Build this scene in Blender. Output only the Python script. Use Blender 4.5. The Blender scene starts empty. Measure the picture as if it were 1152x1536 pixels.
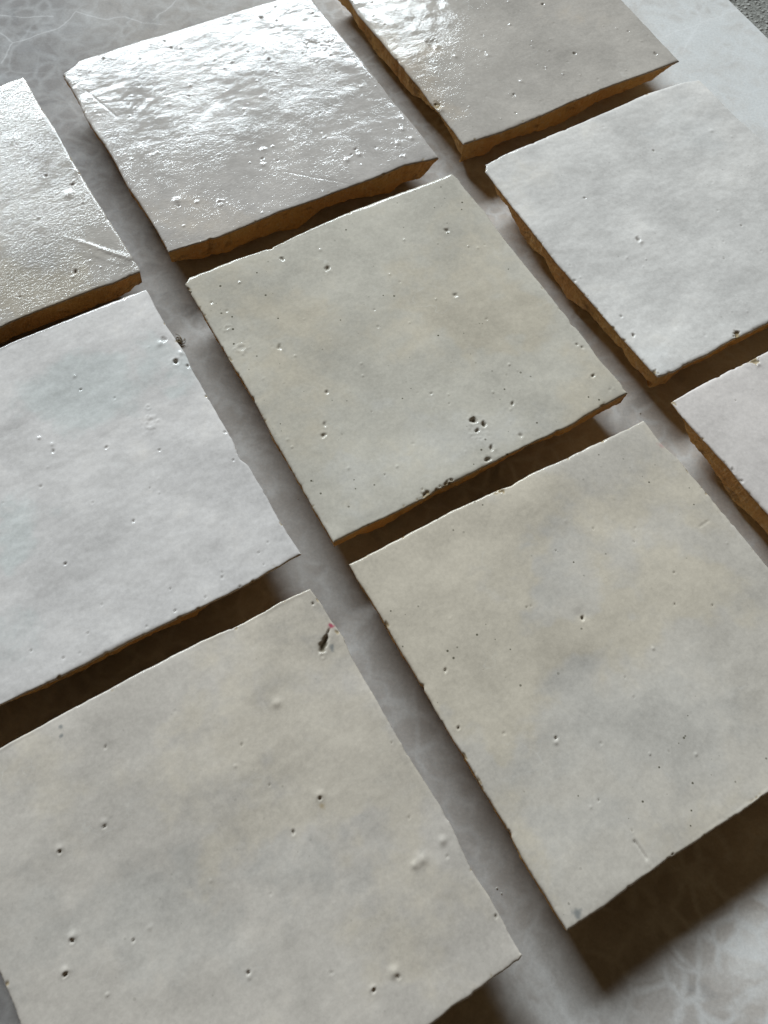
import bpy, math
import numpy as np

# ---------------------------------------------------------------- camera
# lengths below are in millimetres, MM turns them into metres
MM = 0.001
THICK = 12.0                      # tile thickness; slab top is z = 0
sc = bpy.context.scene
F_PX, PITCH, ROLL, CAM_H = 1259.41048, 1.13058, 0.11598, 209.84268
cp, sp, cr, sr = math.cos(PITCH), math.sin(PITCH), math.cos(ROLL), math.sin(ROLL)
Rv = np.array([1.0, 0, 0]); Uv = np.array([0, sp, cp]); Fv = np.array([0, cp, -sp])
right = cr*Rv + sr*Uv
up = -sr*Rv + cr*Uv
cam_d = bpy.data.cameras.new('camera')
cam = bpy.data.objects.new('camera', cam_d)
sc.collection.objects.link(cam)
from mathutils import Matrix, Vector
m = Matrix.Identity(4)
for i in range(3):
    m[i][0], m[i][1], m[i][2] = right[i], up[i], -Fv[i]
m[0][3], m[1][3], m[2][3] = 0, 0, (CAM_H + THICK)*MM
cam.matrix_world = m
cam_d.sensor_fit = 'VERTICAL'
cam_d.sensor_height = 36.0
cam_d.lens = 36.0*F_PX/1536.0
cam_d.clip_start = 0.005
cam_d.clip_end = 50
cam_d.dof.use_dof = True
cam_d.dof.focus_distance = 0.262
cam_d.dof.aperture_fstop = 38
sc.camera = cam
sc.render.resolution_x, sc.render.resolution_y = 768, 1024

# ---------------------------------------------------------------- world and light
wd = bpy.data.worlds.new('World'); sc.world = wd
wd.use_nodes = True
bg = wd.node_tree.nodes['Background']
bg.inputs['Color'].default_value = (1.0, 0.70, 0.36, 1)
bg.inputs['Strength'].default_value = 0.06

def window_lamp(name, az, el, dist, width, height, power, color):
    """soft daylight coming through a wide low opening"""
    a, e = math.radians(az), math.radians(el)
    aim = Vector((0, 0.15, 0.012))
    d = Vector((math.sin(a)*math.cos(e), math.cos(a)*math.cos(e), math.sin(e)))
    L = bpy.data.lights.new(name, 'AREA')
    L.shape = 'RECTANGLE'; L.size = width; L.size_y = height
    L.energy = power; L.color = color
    o = bpy.data.objects.new(name, L)
    o.location = aim + d*dist
    o.rotation_euler = (-d).to_track_quat('-Z', 'Y').to_euler()
    sc.collection.objects.link(o)
    return o
window_lamp('window_light', -24, 29.0, 5.0, 3.5, 1.05, 462, (0.84, 0.94, 1.0))

sc.view_settings.view_transform = 'Standard'
sc.view_settings.look = 'None'
sc.view_settings.exposure = 0.0
sc.view_settings.gamma = 1.0
sc.render.engine = 'CYCLES'
sc.cycles.max_bounces = 8
sc.cycles.diffuse_bounces = 5
TILES = {
 'A': {'c': (-65.16,248.06),'th': 0.62574,'w': 99.19,'h': 96.97,'edge': {'L': [(0.013,0.17),(0.063,0.45),(0.153,0.56),(0.241,0.26),(0.346,-0.36),(0.441,0.14),(0.533,0.22),(0.559,0.05),(0.638,-0.46),(0.718,-0.78),(0.813,-0.1),(0.886,0.16),(0.958,-0.12)],'T': [(-0.001,-4.09),(0.061,-0.91),(0.075,0.76),(0.18,0.83),(0.316,1.11),(0.473,0.54),(0.637,0.64),(0.832,0.36)],'R': [(-0.023,-0.17),(0.15,0.37),(0.308,-0.28),(0.527,0.37),(0.767,-0.13),(0.852,-0.32),(0.935,-0.05)],'B': [(0.003,1.5),(0.066,1.08),(0.105,0.6),(0.175,-0.12),(0.296,0.1),(0.39,0.48),(0.552,-0.11),(0.66,-0.14),(0.747,-0.41),(0.871,-0.04),(0.998,-2.19)]},'under': {'B': [(0.015,5.53),(0.097,7.56),(0.188,8.72),(0.287,8.33),(0.375,9.4),(0.462,11.13),(0.526,7.37),(0.552,5.7),(0.613,5.67),(0.735,7.93),(0.828,11.01),(0.858,9.03),(0.942,8.29),(0.995,1.18)]},'feat': [('patch',37.55,18.4,3.31,0.12,0),('pit',19.08,19.33,1.18,0.35,0.5),('pit',27.03,41.4,1.54,0.3,0.5),('pit',-14.56,14.89,0.84,0.3,0.4),('pit',-9.81,40.64,1.18,0.25,0.4),('pit',-10.52,45.03,0.89,0.2,0.4),('pit',14.24,26.5,0.89,0.2,0.2),('bump',-38.35,-28.44,1.51,0.35,0),('pit',-38.72,-30.87,0.75,0.25,0.2),('bump',-32.8,-31.92,0.76,0.25,0),('ring',-26.15,-35.63,1.26,0.2,0),('pit',-5.05,-23.97,1.06,0.3,0.3),('bump',-2.69,-20.24,1.07,0.2,0),('bump',-5.88,-26.68,1.32,0.2,0),('pit',25.51,-34.39,1.08,0.35,0.5),('bump',25.51,-37.23,1.08,0.3,0),('bump',20.61,-37.58,1.34,0.3,0),('pit',23.05,-35.99,0.81,0.3,0.5),('bump',45.11,-33.36,1.11,0.25,0),('bump',45.73,-38.77,1.1,0.25,0),('bump',40.19,-38.53,1.1,0.2,0),('bump',39.04,-45.09,1.08,0.2,0),('pit',32.17,-36.66,0.82,0.2,0.5),('scratch',-0.39,-33.24,17.78,-49.27,0.05),('scratch',-45.52,33.57,-40.86,16.42,0.06),('bump',12.39,-8.2,2.51,0.15,0),('bump',-8.76,4.16,3.33,0.15,0),('dent',-13.24,8.24,6.94,0.12,0),('dent',22.83,1.78,5.75,0.1,0),('bump',-6.46,-9.79,4.34,0.12,0)],'warm': [(-36.27,-42.1,38.38,-19.66,4.8,10.49,0.35)],'cool': []},
 'B': {'c': (23.52,313.27),'th': 0.62334,'w': 97.68,'h': 100.0,'edge': {'L': [(-0.001,-0.56),(0.085,-0.22),(0.166,-0.0),(0.231,-0.24),(0.309,0.45),(0.408,0.12),(0.517,0.14),(0.569,0.29),(0.637,0.08),(0.761,-0.21),(0.852,0.72)],'B': [(-0.006,-0.12),(0.151,-1.16),(0.306,-0.84),(0.471,0.35),(0.671,0.94),(0.798,0.48),(0.99,0.35)],'R': [(0.003,-1.02),(0.194,-0.2),(0.388,0.64)]},'under': {'B': [(0.1,8.56),(0.144,5.48),(0.247,5.7),(0.334,7.63),(0.441,9.26),(0.53,8.01),(0.633,5.89),(0.737,5.63),(0.877,4.88),(0.923,2.67),(0.991,0.34)],'L': [(0.045,5.06),(0.112,2.09),(0.162,1.16),(0.259,2.85),(0.368,6.72),(0.45,7.62),(0.524,6.54),(0.595,7.69),(0.675,7.73),(0.721,5.34),(0.792,5.18),(0.862,5.23),(0.955,6.19)]},'feat': [('patch',-31.86,-0.71,2.15,0.2,0.1),('bump',-31.5,-2.54,1.22,0.3,0),('pit',-33.33,1.24,1.23,0.3,0.2),('bump',-27.85,-10.46,0.91,0.25,0),('bump',-16.36,-15.21,1.52,0.15,0),('pit',-19.48,-37.21,1.17,0.35,0.5),('bump',-13.11,-32.49,1.19,0.2,0),('pit',19.03,0.58,1.3,0.4,0.6),('pit',13.82,-28.61,1.24,0.4,0.6),('pit',41.75,-42.56,1.25,0.4,0.6),('pit',-24.4,-45.52,0.86,0.2,0.2),('bump',-24.33,17.75,4.46,0.12,0),('bump',-31.98,17.94,3.79,0.1,0),('bump',-34.37,8.85,2.48,0.12,0),('bump',-39.39,16.35,3.75,0.1,0),('chip',-47.59,-29.53,2.01,0.5,0),('bump',-47.53,-32.21,1.43,0.3,0),('dent',-16.59,-45.57,5.21,0.15,0),('bump',3.36,-16.05,3.74,0.08,0),('pit',40.06,-27.37,0.96,0.2,0.4)],'warm': [(-51.66,-4.94,15.56,-7.57,13.04,22.62,0.45),(26.82,-9.31,19.22,-9.19,7.05,9.99,0.2),(-51.4,-28.42,12.98,-6.4,7.15,11.93,0.4)],'cool': []},
 'C': {'c': (-154.67,181.95),'th': 0.64443,'w': 100.0,'h': 99.71,'edge': {'T': [(0.915,-0.08),(0.995,0.01)],'R': [(-0.0,0.01),(0.019,0.41),(0.116,0.16),(0.317,-0.18),(0.448,-0.3),(0.589,-0.18),(0.712,0.21),(0.854,-0.23),(0.951,0.09),(0.994,0.01)],'B': [(0.55,0.04),(0.594,0.41),(0.733,0.3),(0.85,0.04),(0.903,-0.45),(0.999,-0.27)]},'under': {'B': [(0.608,7.39),(0.736,7.95),(0.846,7.78),(0.938,7.44),(0.987,5.21)]},'feat': [('pit',39.36,1.3,1.02,0.4,0.4),('pit',45.52,-6.34,1.26,0.4,0.4),('bump',42.72,-9.86,2.25,0.3,0),('bump',49.63,-1.41,1.79,0.2,0),('crest',35.31,-26.53,49.24,-43.97,0.45),('dent',44.43,-39.53,4.26,0.15,0),('pit',32.45,-40.67,1.16,0.6,0.7),('pit',14.13,-41.97,0.9,0.3,0.3),('bump',29.63,-18.43,2.9,0.1,0),('bump',35.88,21.83,3.67,0.12,0)],'warm': [(14.59,-40.76,21.13,-11.5,5.63,14.91,0.9)],'cool': []},
 'D': {'c': (-1.02,158.82),'th': 0.62715,'w': 100.28,'h': 100.96,'edge': {'L': [(0.003,-0.68),(0.136,-0.7),(0.25,-0.37),(0.383,-0.28),(0.468,0.35),(0.576,0.5),(0.697,0.28),(0.846,0.46),(0.985,0.37)],'T': [(0.004,-1.56),(0.024,0.04),(0.083,-0.02),(0.187,0.05),(0.305,-0.81),(0.413,0.2),(0.59,1.09),(0.764,0.8),(0.971,0.16),(0.996,0.28)],'R': [(0.005,-0.14),(0.049,0.16),(0.157,-0.67),(0.226,0.04),(0.362,-0.02),(0.454,-0.05),(0.571,-0.15),(0.712,-0.14),(0.809,0.64),(0.891,0.29),(0.974,0.51),(1.003,-0.39)],'B': [(-0.008,0.12),(0.085,0.02),(0.199,-0.27),(0.274,-0.38),(0.322,0.06),(0.365,0.14),(0.398,0.04),(0.507,-0.07),(0.621,-0.01),(0.741,-0.4),(0.786,-0.51),(0.855,0.23),(0.922,0.31),(0.999,0.49)]},'under': {'B': [(0.007,4.42),(0.072,5.03),(0.117,8.11),(0.168,6.32),(0.263,4.18),(0.36,5.0),(0.462,4.58),(0.554,3.29),(0.638,1.39),(0.798,5.23),(0.911,6.27),(0.997,5.7)]},'feat': [('pit',-18.29,43.74,0.96,0.4,0.8),('pit',-7.46,33.83,1.2,0.6,0.8),('pit',34.77,29.59,1.26,0.4,0.6),('pit',23.27,5.76,1.18,0.3,0.3),('pit',-34.67,13.78,1.11,0.35,0.3),('ring',-44.95,18.66,1.76,0.12,0.05),('pit',-29.75,-7.19,0.85,0.35,0.2),('pit',-35.45,-16.56,0.83,0.3,0.4),('pit',-37.57,-19.71,1.03,0.5,0.6),('pit',3.66,-36.0,1.48,0.9,1),('pit',5.53,-38.54,1.05,0.7,0.9),('pit',2.7,-39.33,0.84,0.6,0.8),('patch',3.04,-39.51,2.94,0.1,0.0),('pit',3.03,-46.33,1.03,0.6,0.8),('pit',0.15,-49.0,1.23,0.7,0.7),('pit',12.93,-46.87,1.05,0.3,0.3),('pit',16.95,-36.6,0.86,0.35,0.8),('pit',44.01,-40.02,0.89,0.4,0.8),('pit',46.44,-28.22,0.69,0.3,0.8),('pit',47.33,-29.82,0.69,0.3,0.8),('chip',-14.39,-50.61,1.79,0.7,0),('chip',-21.2,-50.24,1.78,0.6,0),('chip',-18.08,-50.51,0.99,0.5,0),('ring',-45.46,27.3,1.12,0.1,0),('bump',-6.04,41.43,0.73,0.15,0),('pit',0.28,-27.69,0.43,0.2,0.7),('pit',20.87,-27.44,0.44,0.2,0.6),('pit',-21.42,-19.21,0.42,0.2,0.9),('pit',-28.4,-39.17,0.4,0.25,0.7),('pit',-2.62,-22.19,0.65,0.3,0.1)],'warm': [(-36.31,37.47,22.02,-11.5,6.98,14.45,0.5),(32.3,-10.16,16.84,-8.84,5.8,8.77,0.7),(30.62,14.68,15.42,-8.0,13.7,21.82,0.5),(-37.94,-5.96,17.24,-9.21,13.37,25.68,0.45),(42.3,-46.15,10.81,-5.77,8.68,11.86,0.5),(0.17,1.01,36.7,-19.33,7.82,13.33,0.3)],'cool': [(-4.1,-36.95,24.17,-12.99,6.04,9.69,0.5),(-32.05,-39.11,13.24,-7.18,4.23,7.44,0.5)]},
 'E': {'c': (87.79,223.4),'th': 0.63226,'w': 98.23,'h': 100.56,'edge': {'L': [(0.003,0.83),(0.036,0.31),(0.089,0.27),(0.179,-0.14),(0.29,-0.22),(0.371,-0.32),(0.443,-0.69),(0.506,-0.96),(0.596,-0.75),(0.684,-0.31),(0.763,-0.32),(0.856,-0.06),(0.936,0.34),(0.964,0.27),(0.989,2.2)],'T': [(0.022,-1.08),(0.097,-0.18),(0.172,-0.01),(0.395,0.28),(0.6,0.75),(0.757,1.56),(0.928,0.33),(0.998,-1.51)],'R': [(0.604,0.39),(0.787,-0.68),(0.948,0.01),(0.985,-0.17)],'B': [(0.007,0.44),(0.064,-0.37),(0.124,0.07),(0.2,-0.27),(0.314,0.35),(0.385,-0.2),(0.457,-0.15)]},'under': {'L': [(0.025,4.99),(0.107,6.45),(0.159,4.55),(0.253,5.6),(0.329,5.41),(0.427,9.06),(0.509,7.2),(0.577,4.62),(0.645,6.7),(0.723,6.74),(0.8,3.4),(0.868,2.54),(0.95,0.63)],'B': [(0.063,7.13),(0.094,3.55),(0.175,3.22),(0.277,5.2),(0.368,4.7),(0.485,4.38)]},'feat': [('pit',-20.28,-3.22,1.53,0.5,0.6),('bump',-20.02,-4.34,1.02,0.25,0),('pit',-25.21,20.3,0.79,0.3,0.6),('pit',-45.58,-33.64,1.16,0.45,0.8),('pit',-44.38,-25.82,0.95,0.3,0.4),('pit',15.37,-14.57,0.79,0.3,0.8),('chip',-16.12,-49.65,1.88,0.6,0),('chip',-48.84,-47.99,1.35,0.4,0),('pit',0.48,-23.1,0.51,0.25,0.7),('pit',10.51,27.4,0.84,0.25,0.7),('pit',-49.29,-7.26,1.22,0.4,0.1),('dent',-35.07,4.5,3.55,0.1,0),('dent',-31.62,-37.3,4.71,0.12,0),('bump',-19.71,-31.73,3.87,0.1,0),('bump',24.18,33.46,7.21,0.12,0),('pit',-46.93,-1.38,0.49,0.2,0.2),('pit',5.18,-17.17,0.51,0.2,0.6),('bump',35.0,25.33,1.15,0.2,0)],'warm': [(-42.73,42.12,12.43,-6.38,7.11,10.62,0.2)],'cool': [(30.77,33.93,13.36,-6.76,8.96,11.05,0.5),(-43.63,-48.01,11.08,-5.95,4.71,5.93,0.9)]},
 'F': {'c': (-91.61,94.8),'th': 0.63095,'w': 100.0,'h': 102.01,'edge': {'T': [(0.537,-0.13),(0.644,0.2),(0.791,0.28),(0.918,0.2),(1.0,-0.04)],'R': [(0.004,0.56),(0.124,0.01),(0.202,0.35),(0.308,0.18),(0.334,-0.78),(0.408,-0.06),(0.495,-0.2),(0.573,-0.07),(0.665,-0.22),(0.727,0.54),(0.783,0.11),(0.874,-0.35),(0.974,-0.05),(1.0,-0.02)],'B': [(0.181,0.56),(0.222,0.31),(0.319,-0.06),(0.465,-0.13),(0.539,-0.09),(0.693,-0.34),(0.786,-0.72),(0.9,-0.28),(1.005,0.26)]},'under': {'B': [(0.179,0.4),(0.272,3.5),(0.344,3.6),(0.448,3.23),(0.579,2.72),(0.682,6.3),(0.739,0.23),(0.85,0.54),(1.003,0.19)]},'feat': [('pit',46.93,21.82,1.51,0.9,0.8),('pit',46.96,30.57,1.54,0.35,0.1),('bump',45.32,29.78,1.31,0.25,0),('bump',49.6,23.93,1.09,0.3,0),('pit',49.34,18.64,1.08,0.5,0.5),('dent',44.22,22.45,4.74,0.2,0),('pit',18.8,25.75,0.63,0.35,1),('bump',19.0,30.9,0.63,0.2,0),('ring',31.93,5.86,1.84,0.14,0.0),('bump',32.17,5.48,0.82,0.15,0),('ring',33.32,10.96,0.83,0.1,0),('pit',26.21,18.39,0.62,0.25,0.5),('pit',17.97,4.25,0.8,0.35,0.4),('pit',30.47,-3.52,0.8,0.35,0.4),('pit',4.6,10.07,0.99,0.35,0.3),('bump',5.04,12.26,0.79,0.2,0),('pit',-4.83,-23.36,0.72,0.4,0.6),('pit',15.47,-20.47,0.75,0.35,0.7),('pit',8.25,-10.11,0.57,0.2,0.4),('pit',-2.35,1.26,0.77,0.2,0.4),('pit',44.42,-43.4,0.56,0.25,0.4),('pit',40.84,-44.97,0.55,0.25,0.4),('pit',40.53,-48.74,0.55,0.25,0.4),('pit',29.94,-45.25,0.54,0.3,0.4),('pit',29.29,-46.61,0.54,0.25,0.3),('pit',23.13,-49.54,0.53,0.3,0.4),('pit',16.15,-42.91,0.53,0.3,0.4),('pit',14.73,-49.01,0.7,0.35,0.5),('pit',6.78,-49.48,0.52,0.25,0.3),('pit',-0.8,-38.48,0.52,0.25,0.4),('pit',-6.76,-43.91,0.51,0.25,0.4),('pit',-14.46,-46.93,0.5,0.25,0.4),('pit',-10.43,-47.82,0.5,0.25,0.4),('pit',-20.8,-41.2,0.5,0.25,0.4),('dent',-7.44,-11.87,4.42,0.15,0),('dent',-0.85,-18.82,3.3,0.1,0),('bump',-11.01,-6.55,3.7,0.12,0),('pit',23.4,-13.31,0.39,0.2,0.6),('pit',32.26,-51.25,0.9,0.4,0.4),('pit',47.23,-16.31,0.6,0.4,0.2),('pit',49.21,-7.02,0.82,0.4,0.1)],'warm': [],'cool': [(18.13,24.56,16.76,-9.02,4.3,10.9,0.7),(45.09,21.99,8.63,-4.62,2.45,5.5,0.6),(-11.34,-7.49,9.2,-5.07,3.43,9.47,0.7),(-25.01,-35.67,8.63,-4.84,3.6,10.14,0.4)]},
 'G': {'c': (-27.46,5.01),'th': 0.63064,'w': 99.86,'h': 100.7,'edge': {'T': [(0.158,-0.21),(0.247,-0.05),(0.304,0.24),(0.442,0.34),(0.531,0.52),(0.681,0.38),(0.803,-0.53),(0.901,-0.03),(0.993,-0.5)],'R': [(0.005,-0.07),(0.055,-0.16),(0.143,0.05),(0.208,-0.44),(0.311,0.53),(0.377,0.58),(0.47,0.05),(0.565,-0.13),(0.643,0.02),(0.703,-0.17),(0.777,-0.06),(0.837,0.58),(0.896,-0.1),(0.948,-0.05),(0.995,-0.67)],'B': [(0.761,-0.59),(0.809,0.04),(0.852,-0.28),(0.939,0.12),(0.985,0.01),(0.999,0.53)],'L': [(0.438,0.12),(0.472,0.21),(0.503,0.01),(0.544,-0.3)]},'under': {},'feat': [('pit',47.88,45.76,0.71,0.5,0.9),('crack',49.12,38.22,44.31,34.01,1.1),('stainG',46.54,32.76,1.04,0,0),('ring',43.47,32.09,0.86,0.1,0),('bump',27.84,27.1,1.48,0.3,0),('bump',26.91,2.73,1.55,0.3,0),('pit',26.48,1.93,0.77,0.5,0.8),('stainB',26.11,0.24,1.07,0,0),('pit',17.52,-1.63,0.75,0.4,0.5),('pit',15.87,22.38,0.48,0.25,0.8),('bump',12.43,18.58,0.47,0.2,0),('pit',-12.62,37.88,0.63,0.35,0.6),('pit',-19.59,21.22,0.74,0.4,0.5),('bump',-19.33,22.24,0.89,0.2,0),('pit',-30.37,21.15,0.73,0.5,0.6),('bump',-30.12,21.82,1.02,0.25,0),('pit',-34.67,2.79,0.82,0.6,0.7),('bump',-34.21,3.58,1.1,0.35,0),('pit',-38.31,-2.67,0.8,0.6,0.6),('bump',-38.03,-1.95,1.07,0.35,0),('pit',-23.13,-3.78,0.69,0.4,0.5),('pit',-4.13,-22.2,0.68,0.6,0.8),('bump',-4.4,-23.08,0.54,0.2,0),('stainG',-20.03,47.71,0.79,0,0),('stainG',-20.64,45.69,0.63,0,0),('bump',-18.99,-3.3,0.7,0.12,0),('bump',40.62,-21.6,1.79,0.35,0),('bump',38.48,-21.85,1.19,0.25,0),('bump',46.92,-20.57,1.21,0.3,0),('pit',46.03,-24.07,0.45,0.3,0.1),('bump',23.38,-38.13,1.38,0.35,0),('pit',23.68,-39.35,0.82,0.3,0.4),('pit',17.8,-39.01,0.81,0.5,0.4),('bump',17.8,-38.42,0.82,0.25,0),('pit',11.43,-31.29,0.55,0.3,0.3),('pit',49.04,-40.19,0.72,0.35,0.6),('pit',47.93,4.69,0.32,0.2,0.8),('pit',17.54,10.72,0.31,0.2,0.8),('pit',42.78,-12.24,0.31,0.2,0.6),('dent',-6.19,-12.12,4.88,0.15,0),('dent',-20.19,6.91,4.28,0.15,0),('bump',5.13,-12.5,4.27,0.1,0)],'warm': [(45.7,37.68,24.08,-13.49,7.82,14.54,0.8),(26.63,19.38,17.02,-9.67,5.27,10.21,0.7),(-4.25,2.5,7.86,-4.54,3.62,7.82,0.8),(38.83,-1.99,19.51,-11.16,4.65,8.11,0.8),(0.41,19.99,13.63,-7.8,3.85,8.46,0.5),(37.82,-28.28,15.93,-9.23,5.92,9.71,0.6),(-29.22,36.94,13.41,-7.67,4.36,11.69,0.5),(25.04,-37.9,15.34,-8.95,3.34,5.66,0.5),(13.41,3.94,13.52,-7.77,3.37,6.69,0.7)],'cool': [(-21.57,-0.11,28.05,-16.3,4.85,11.43,0.6),(20.1,-9.93,13.33,-7.69,3.42,6.36,0.5)]},
 'H': {'c': (62.79,70.04),'th': 0.62287,'w': 99.48,'h': 100.81,'edge': {'L': [(-0.001,0.34),(0.109,0.01),(0.179,-0.09),(0.25,0.44),(0.348,0.14),(0.419,0.3),(0.477,0.04),(0.565,-0.16),(0.634,0.09),(0.688,0.0),(0.757,-0.15),(0.832,0.04),(0.9,-0.14),(0.959,-0.48),(1.007,-0.25)],'T': [(-0.003,0.67),(0.193,0.81),(0.307,1.09),(0.48,0.29),(0.517,-0.27),(0.583,0.31),(0.709,-0.49),(0.799,-0.55),(0.89,-0.8),(0.989,-0.87)],'R': [(0.472,0.91),(0.573,0.75),(0.663,0.45),(0.758,0.1),(0.836,0.0),(0.911,-1.32),(0.986,-1.01)],'B': [(0.003,-0.14),(0.083,-0.39),(0.214,0.06),(0.299,0.34),(0.374,0.01),(0.439,0.12),(0.524,-0.19),(0.609,-0.02)]},'under': {},'feat': [('pit',-3.36,8.07,0.9,0.7,0.8),('dent',-3.03,9.15,1.63,0.2,0.1),('pit',-14.7,17.87,0.54,0.2,0.9),('pit',-13.56,17.66,0.36,0.2,0.8),('pit',-27.23,-13.97,0.66,0.6,0.9),('bump',-27.88,-14.91,0.66,0.25,0),('pit',-42.42,13.97,0.86,0.5,0.4),('pit',-47.04,0.05,0.66,0.5,0.9),('pit',1.48,27.52,0.57,0.25,0.9),('pit',14.47,27.97,0.39,0.2,0.8),('pit',22.25,19.41,0.39,0.25,0.9),('pit',26.36,6.65,0.57,0.25,0.9),('pit',20.91,-0.58,0.55,0.25,0.8),('pit',29.78,-5.87,0.37,0.25,0.8),('pit',-3.93,-15.37,0.51,0.2,0.5),('pit',-4.43,-30.41,0.33,0.2,0.7),('scratch',-24.5,-42.96,-24.31,-47.43,0.3),('bump',24.45,-28.98,2.43,0.15,0),('bump',18.74,-27.77,1.72,0.1,0),('pit',-26.53,-31.14,0.47,0.25,0.6),('bump',8.84,33.55,0.78,0.1,0),('pit',-2.79,-10.13,0.35,0.2,0.8),('pit',-23.54,-40.62,0.31,0.2,0.8),('dent',18.77,-16.86,7.08,0.12,0),('chip',-1.65,50.25,1.2,0.4,0),('stainG',-45.36,-48.77,1.6,0,0),('pit',-18.23,-49.88,0.76,0.5,0.3),('stainP',47.93,40.16,1.26,0,0),('pit',-18.05,-20.58,0.49,0.2,0.3),('scratch',44.54,14.26,41.47,14.05,0.1)],'warm': [(-33.31,45.52,25.62,-13.92,9.2,15.61,1.0),(-3.18,45.16,28.34,-15.28,8.15,12.44,0.8),(-32.29,13.34,22.85,-12.61,8.78,13.8,0.9),(-5.82,2.8,18.64,-10.26,4.26,5.96,0.8),(22.06,4.39,12.93,-7.06,7.29,9.35,0.6),(-49.06,8.91,13.26,-7.36,5.29,8.77,0.8),(42.23,30.29,13.8,-7.4,9.63,12.36,0.6),(32.52,-5.65,12.91,-7.07,7.49,9.09,0.6),(-50.12,-26.45,8.3,-4.69,10.09,15.4,0.5),(-7.29,-48.94,14.22,-8.03,3.88,4.78,0.4)],'cool': [(-7.54,-19.89,29.97,-16.69,9.33,12.41,0.7),(-37.11,-35.49,16.7,-9.45,5.2,7.38,0.6),(15.29,25.92,14.89,-8.06,6.08,8.37,0.4),(-4.54,23.27,9.61,-5.24,4.43,6.46,0.5)]},
 'I': {'c': (152.1,136.61),'th': 0.64956,'w': 100.0,'h': 100.0,'edge': {'T': [(0.002,0.15),(0.129,0.41),(0.223,0.11),(0.308,-0.35),(0.389,-0.32)],'L': [(0.573,0.23),(0.662,0.03),(0.75,0.33),(0.844,-0.05),(0.938,-0.42),(0.998,-0.12)]},'under': {'L': [(0.524,7.2),(0.607,7.19),(0.649,9.26),(0.712,8.87),(0.798,6.44),(0.88,5.72),(0.922,2.83),(0.953,0.27),(0.997,0.2)]},'feat': [('chip',-17.41,48.9,1.84,0.5,0),('bump',-17.52,47.54,1.15,0.3,0),('pit',-49.3,22.77,1.25,0.5,0.2),('pit',-49.42,18.84,1.03,0.4,0.1),('pit',-32.64,40.75,0.44,0.2,0.6)],'warm': [(-48.33,8.91,10.15,-5.83,8.9,9.74,0.2)],'cool': []},
}
VEINS = [[(-163.33,271.65),(-161.72,283.35),(-158.34,285.88),(-151.22,291.82),(-147.38,294.88),(-144.56,300.98),(-143.07,305.3)],[(-143.07,305.3),(-136.05,303.71),(-130.71,303.45),(-124.6,306.57),(-116.33,304.0),(-108.45,304.19)],[(-171.34,298.21),(-161.04,298.84),(-151.25,301.4)],[(-168.27,288.03),(-161.72,283.35)],[(90.92,332.53),(103.37,340.16),(109.77,345.53),(124.34,354.15)],[(97.64,323.89),(101.65,333.6),(106.25,342.36),(105.63,351.23)],[(-112.78,305.84),(-109.22,313.84),(-107.15,319.21)]]
SLAB_EDGE = [(119.72,360.31),(134.16,338.49)]
TUFT = (-71.16,155.75)
FIBRE = (-26.09,109.89)
FIBRE2 = (81.83,159.68)
CRUMB1 = (38.95,6.64)
CRUMB2 = (37.76,7.7)
CRUMB3 = (-25.45,105.56)
CRUMB4 = (76.4,148.88)

# ---------------------------------------------------------------- helpers
def tag(o, label=None, cat=None, group=None, kind=None):
    if label: o['label'] = label
    if cat: o['category'] = cat
    if group: o['group'] = group
    if kind: o['kind'] = kind
    return o

def mesh_object(name, co, faces, mat, parent=None, smooth=True):
    """co (n,3) in mm, faces (m,4) or (m,3) index array"""
    me = bpy.data.meshes.new(name)
    co = np.asarray(co, dtype=np.float32)*MM
    faces = np.asarray(faces, dtype=np.int32)
    n, k = faces.shape
    me.vertices.add(len(co)); me.vertices.foreach_set('co', co.ravel())
    me.loops.add(n*k); me.loops.foreach_set('vertex_index', faces.ravel())
    me.polygons.add(n)
    me.polygons.foreach_set('loop_start', np.arange(0, n*k, k, dtype=np.int32))
    me.polygons.foreach_set('loop_total', np.full(n, k, dtype=np.int32))
    me.polygons.foreach_set('use_smooth', np.full(n, smooth))
    me.update(calc_edges=True); me.validate()
    me.materials.append(mat)
    o = bpy.data.objects.new(name, me)
    sc.collection.objects.link(o)
    if parent: o.parent = parent
    return o

def perlin(x, y, seed):
    rng = np.random.RandomState(seed)
    perm = rng.permutation(256)
    ang = rng.rand(256)*2*np.pi
    gx, gy = np.cos(ang), np.sin(ang)
    xi, yi = np.floor(x).astype(int), np.floor(y).astype(int)
    xf, yf = x-xi, y-yi
    def g(ix, iy, dx, dy):
        h = perm[(perm[ix & 255]+iy) & 255]
        return gx[h]*dx+gy[h]*dy
    u = xf*xf*xf*(xf*(xf*6-15)+10); v = yf*yf*yf*(yf*(yf*6-15)+10)
    a = g(xi, yi, xf, yf); b = g(xi+1, yi, xf-1, yf)
    c = g(xi, yi+1, xf, yf-1); d = g(xi+1, yi+1, xf-1, yf-1)
    return (a+(b-a)*u)+((c+(d-c)*u)-(a+(b-a)*u))*v

def fbm(x, y, seed, octv=3, gain=0.5):
    s = 0; a = 1.0
    for k in range(octv):
        s = s+a*perlin(x*2**k+k*7.3, y*2**k-k*3.1, seed+k); a *= gain
    return s

def jag(t, seed, length=100.0):
    """small broken-edge wobble along an edge, mm"""
    x = t*length
    j = 0.13*perlin(x/9.0, x*0+3.3, seed) + 0.16*perlin(x/3.4, x*0+1.7, seed+1) + 0.06*perlin(x/1.1, x*0+8.1, seed+2)
    nick = perlin(x/3.1, x*0+5.5, seed+3)
    j = j + 0.04*perlin(x/0.5, x*0+2.9, seed+4) - 1.5*np.clip(nick-0.36, 0, 1)*(1+0.6*perlin(x/0.6, x*0+6.9, seed+6))
    return j

def smooth01(x):
    x = np.clip(x, 0, 1); return x*x*(3-2*x)

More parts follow.
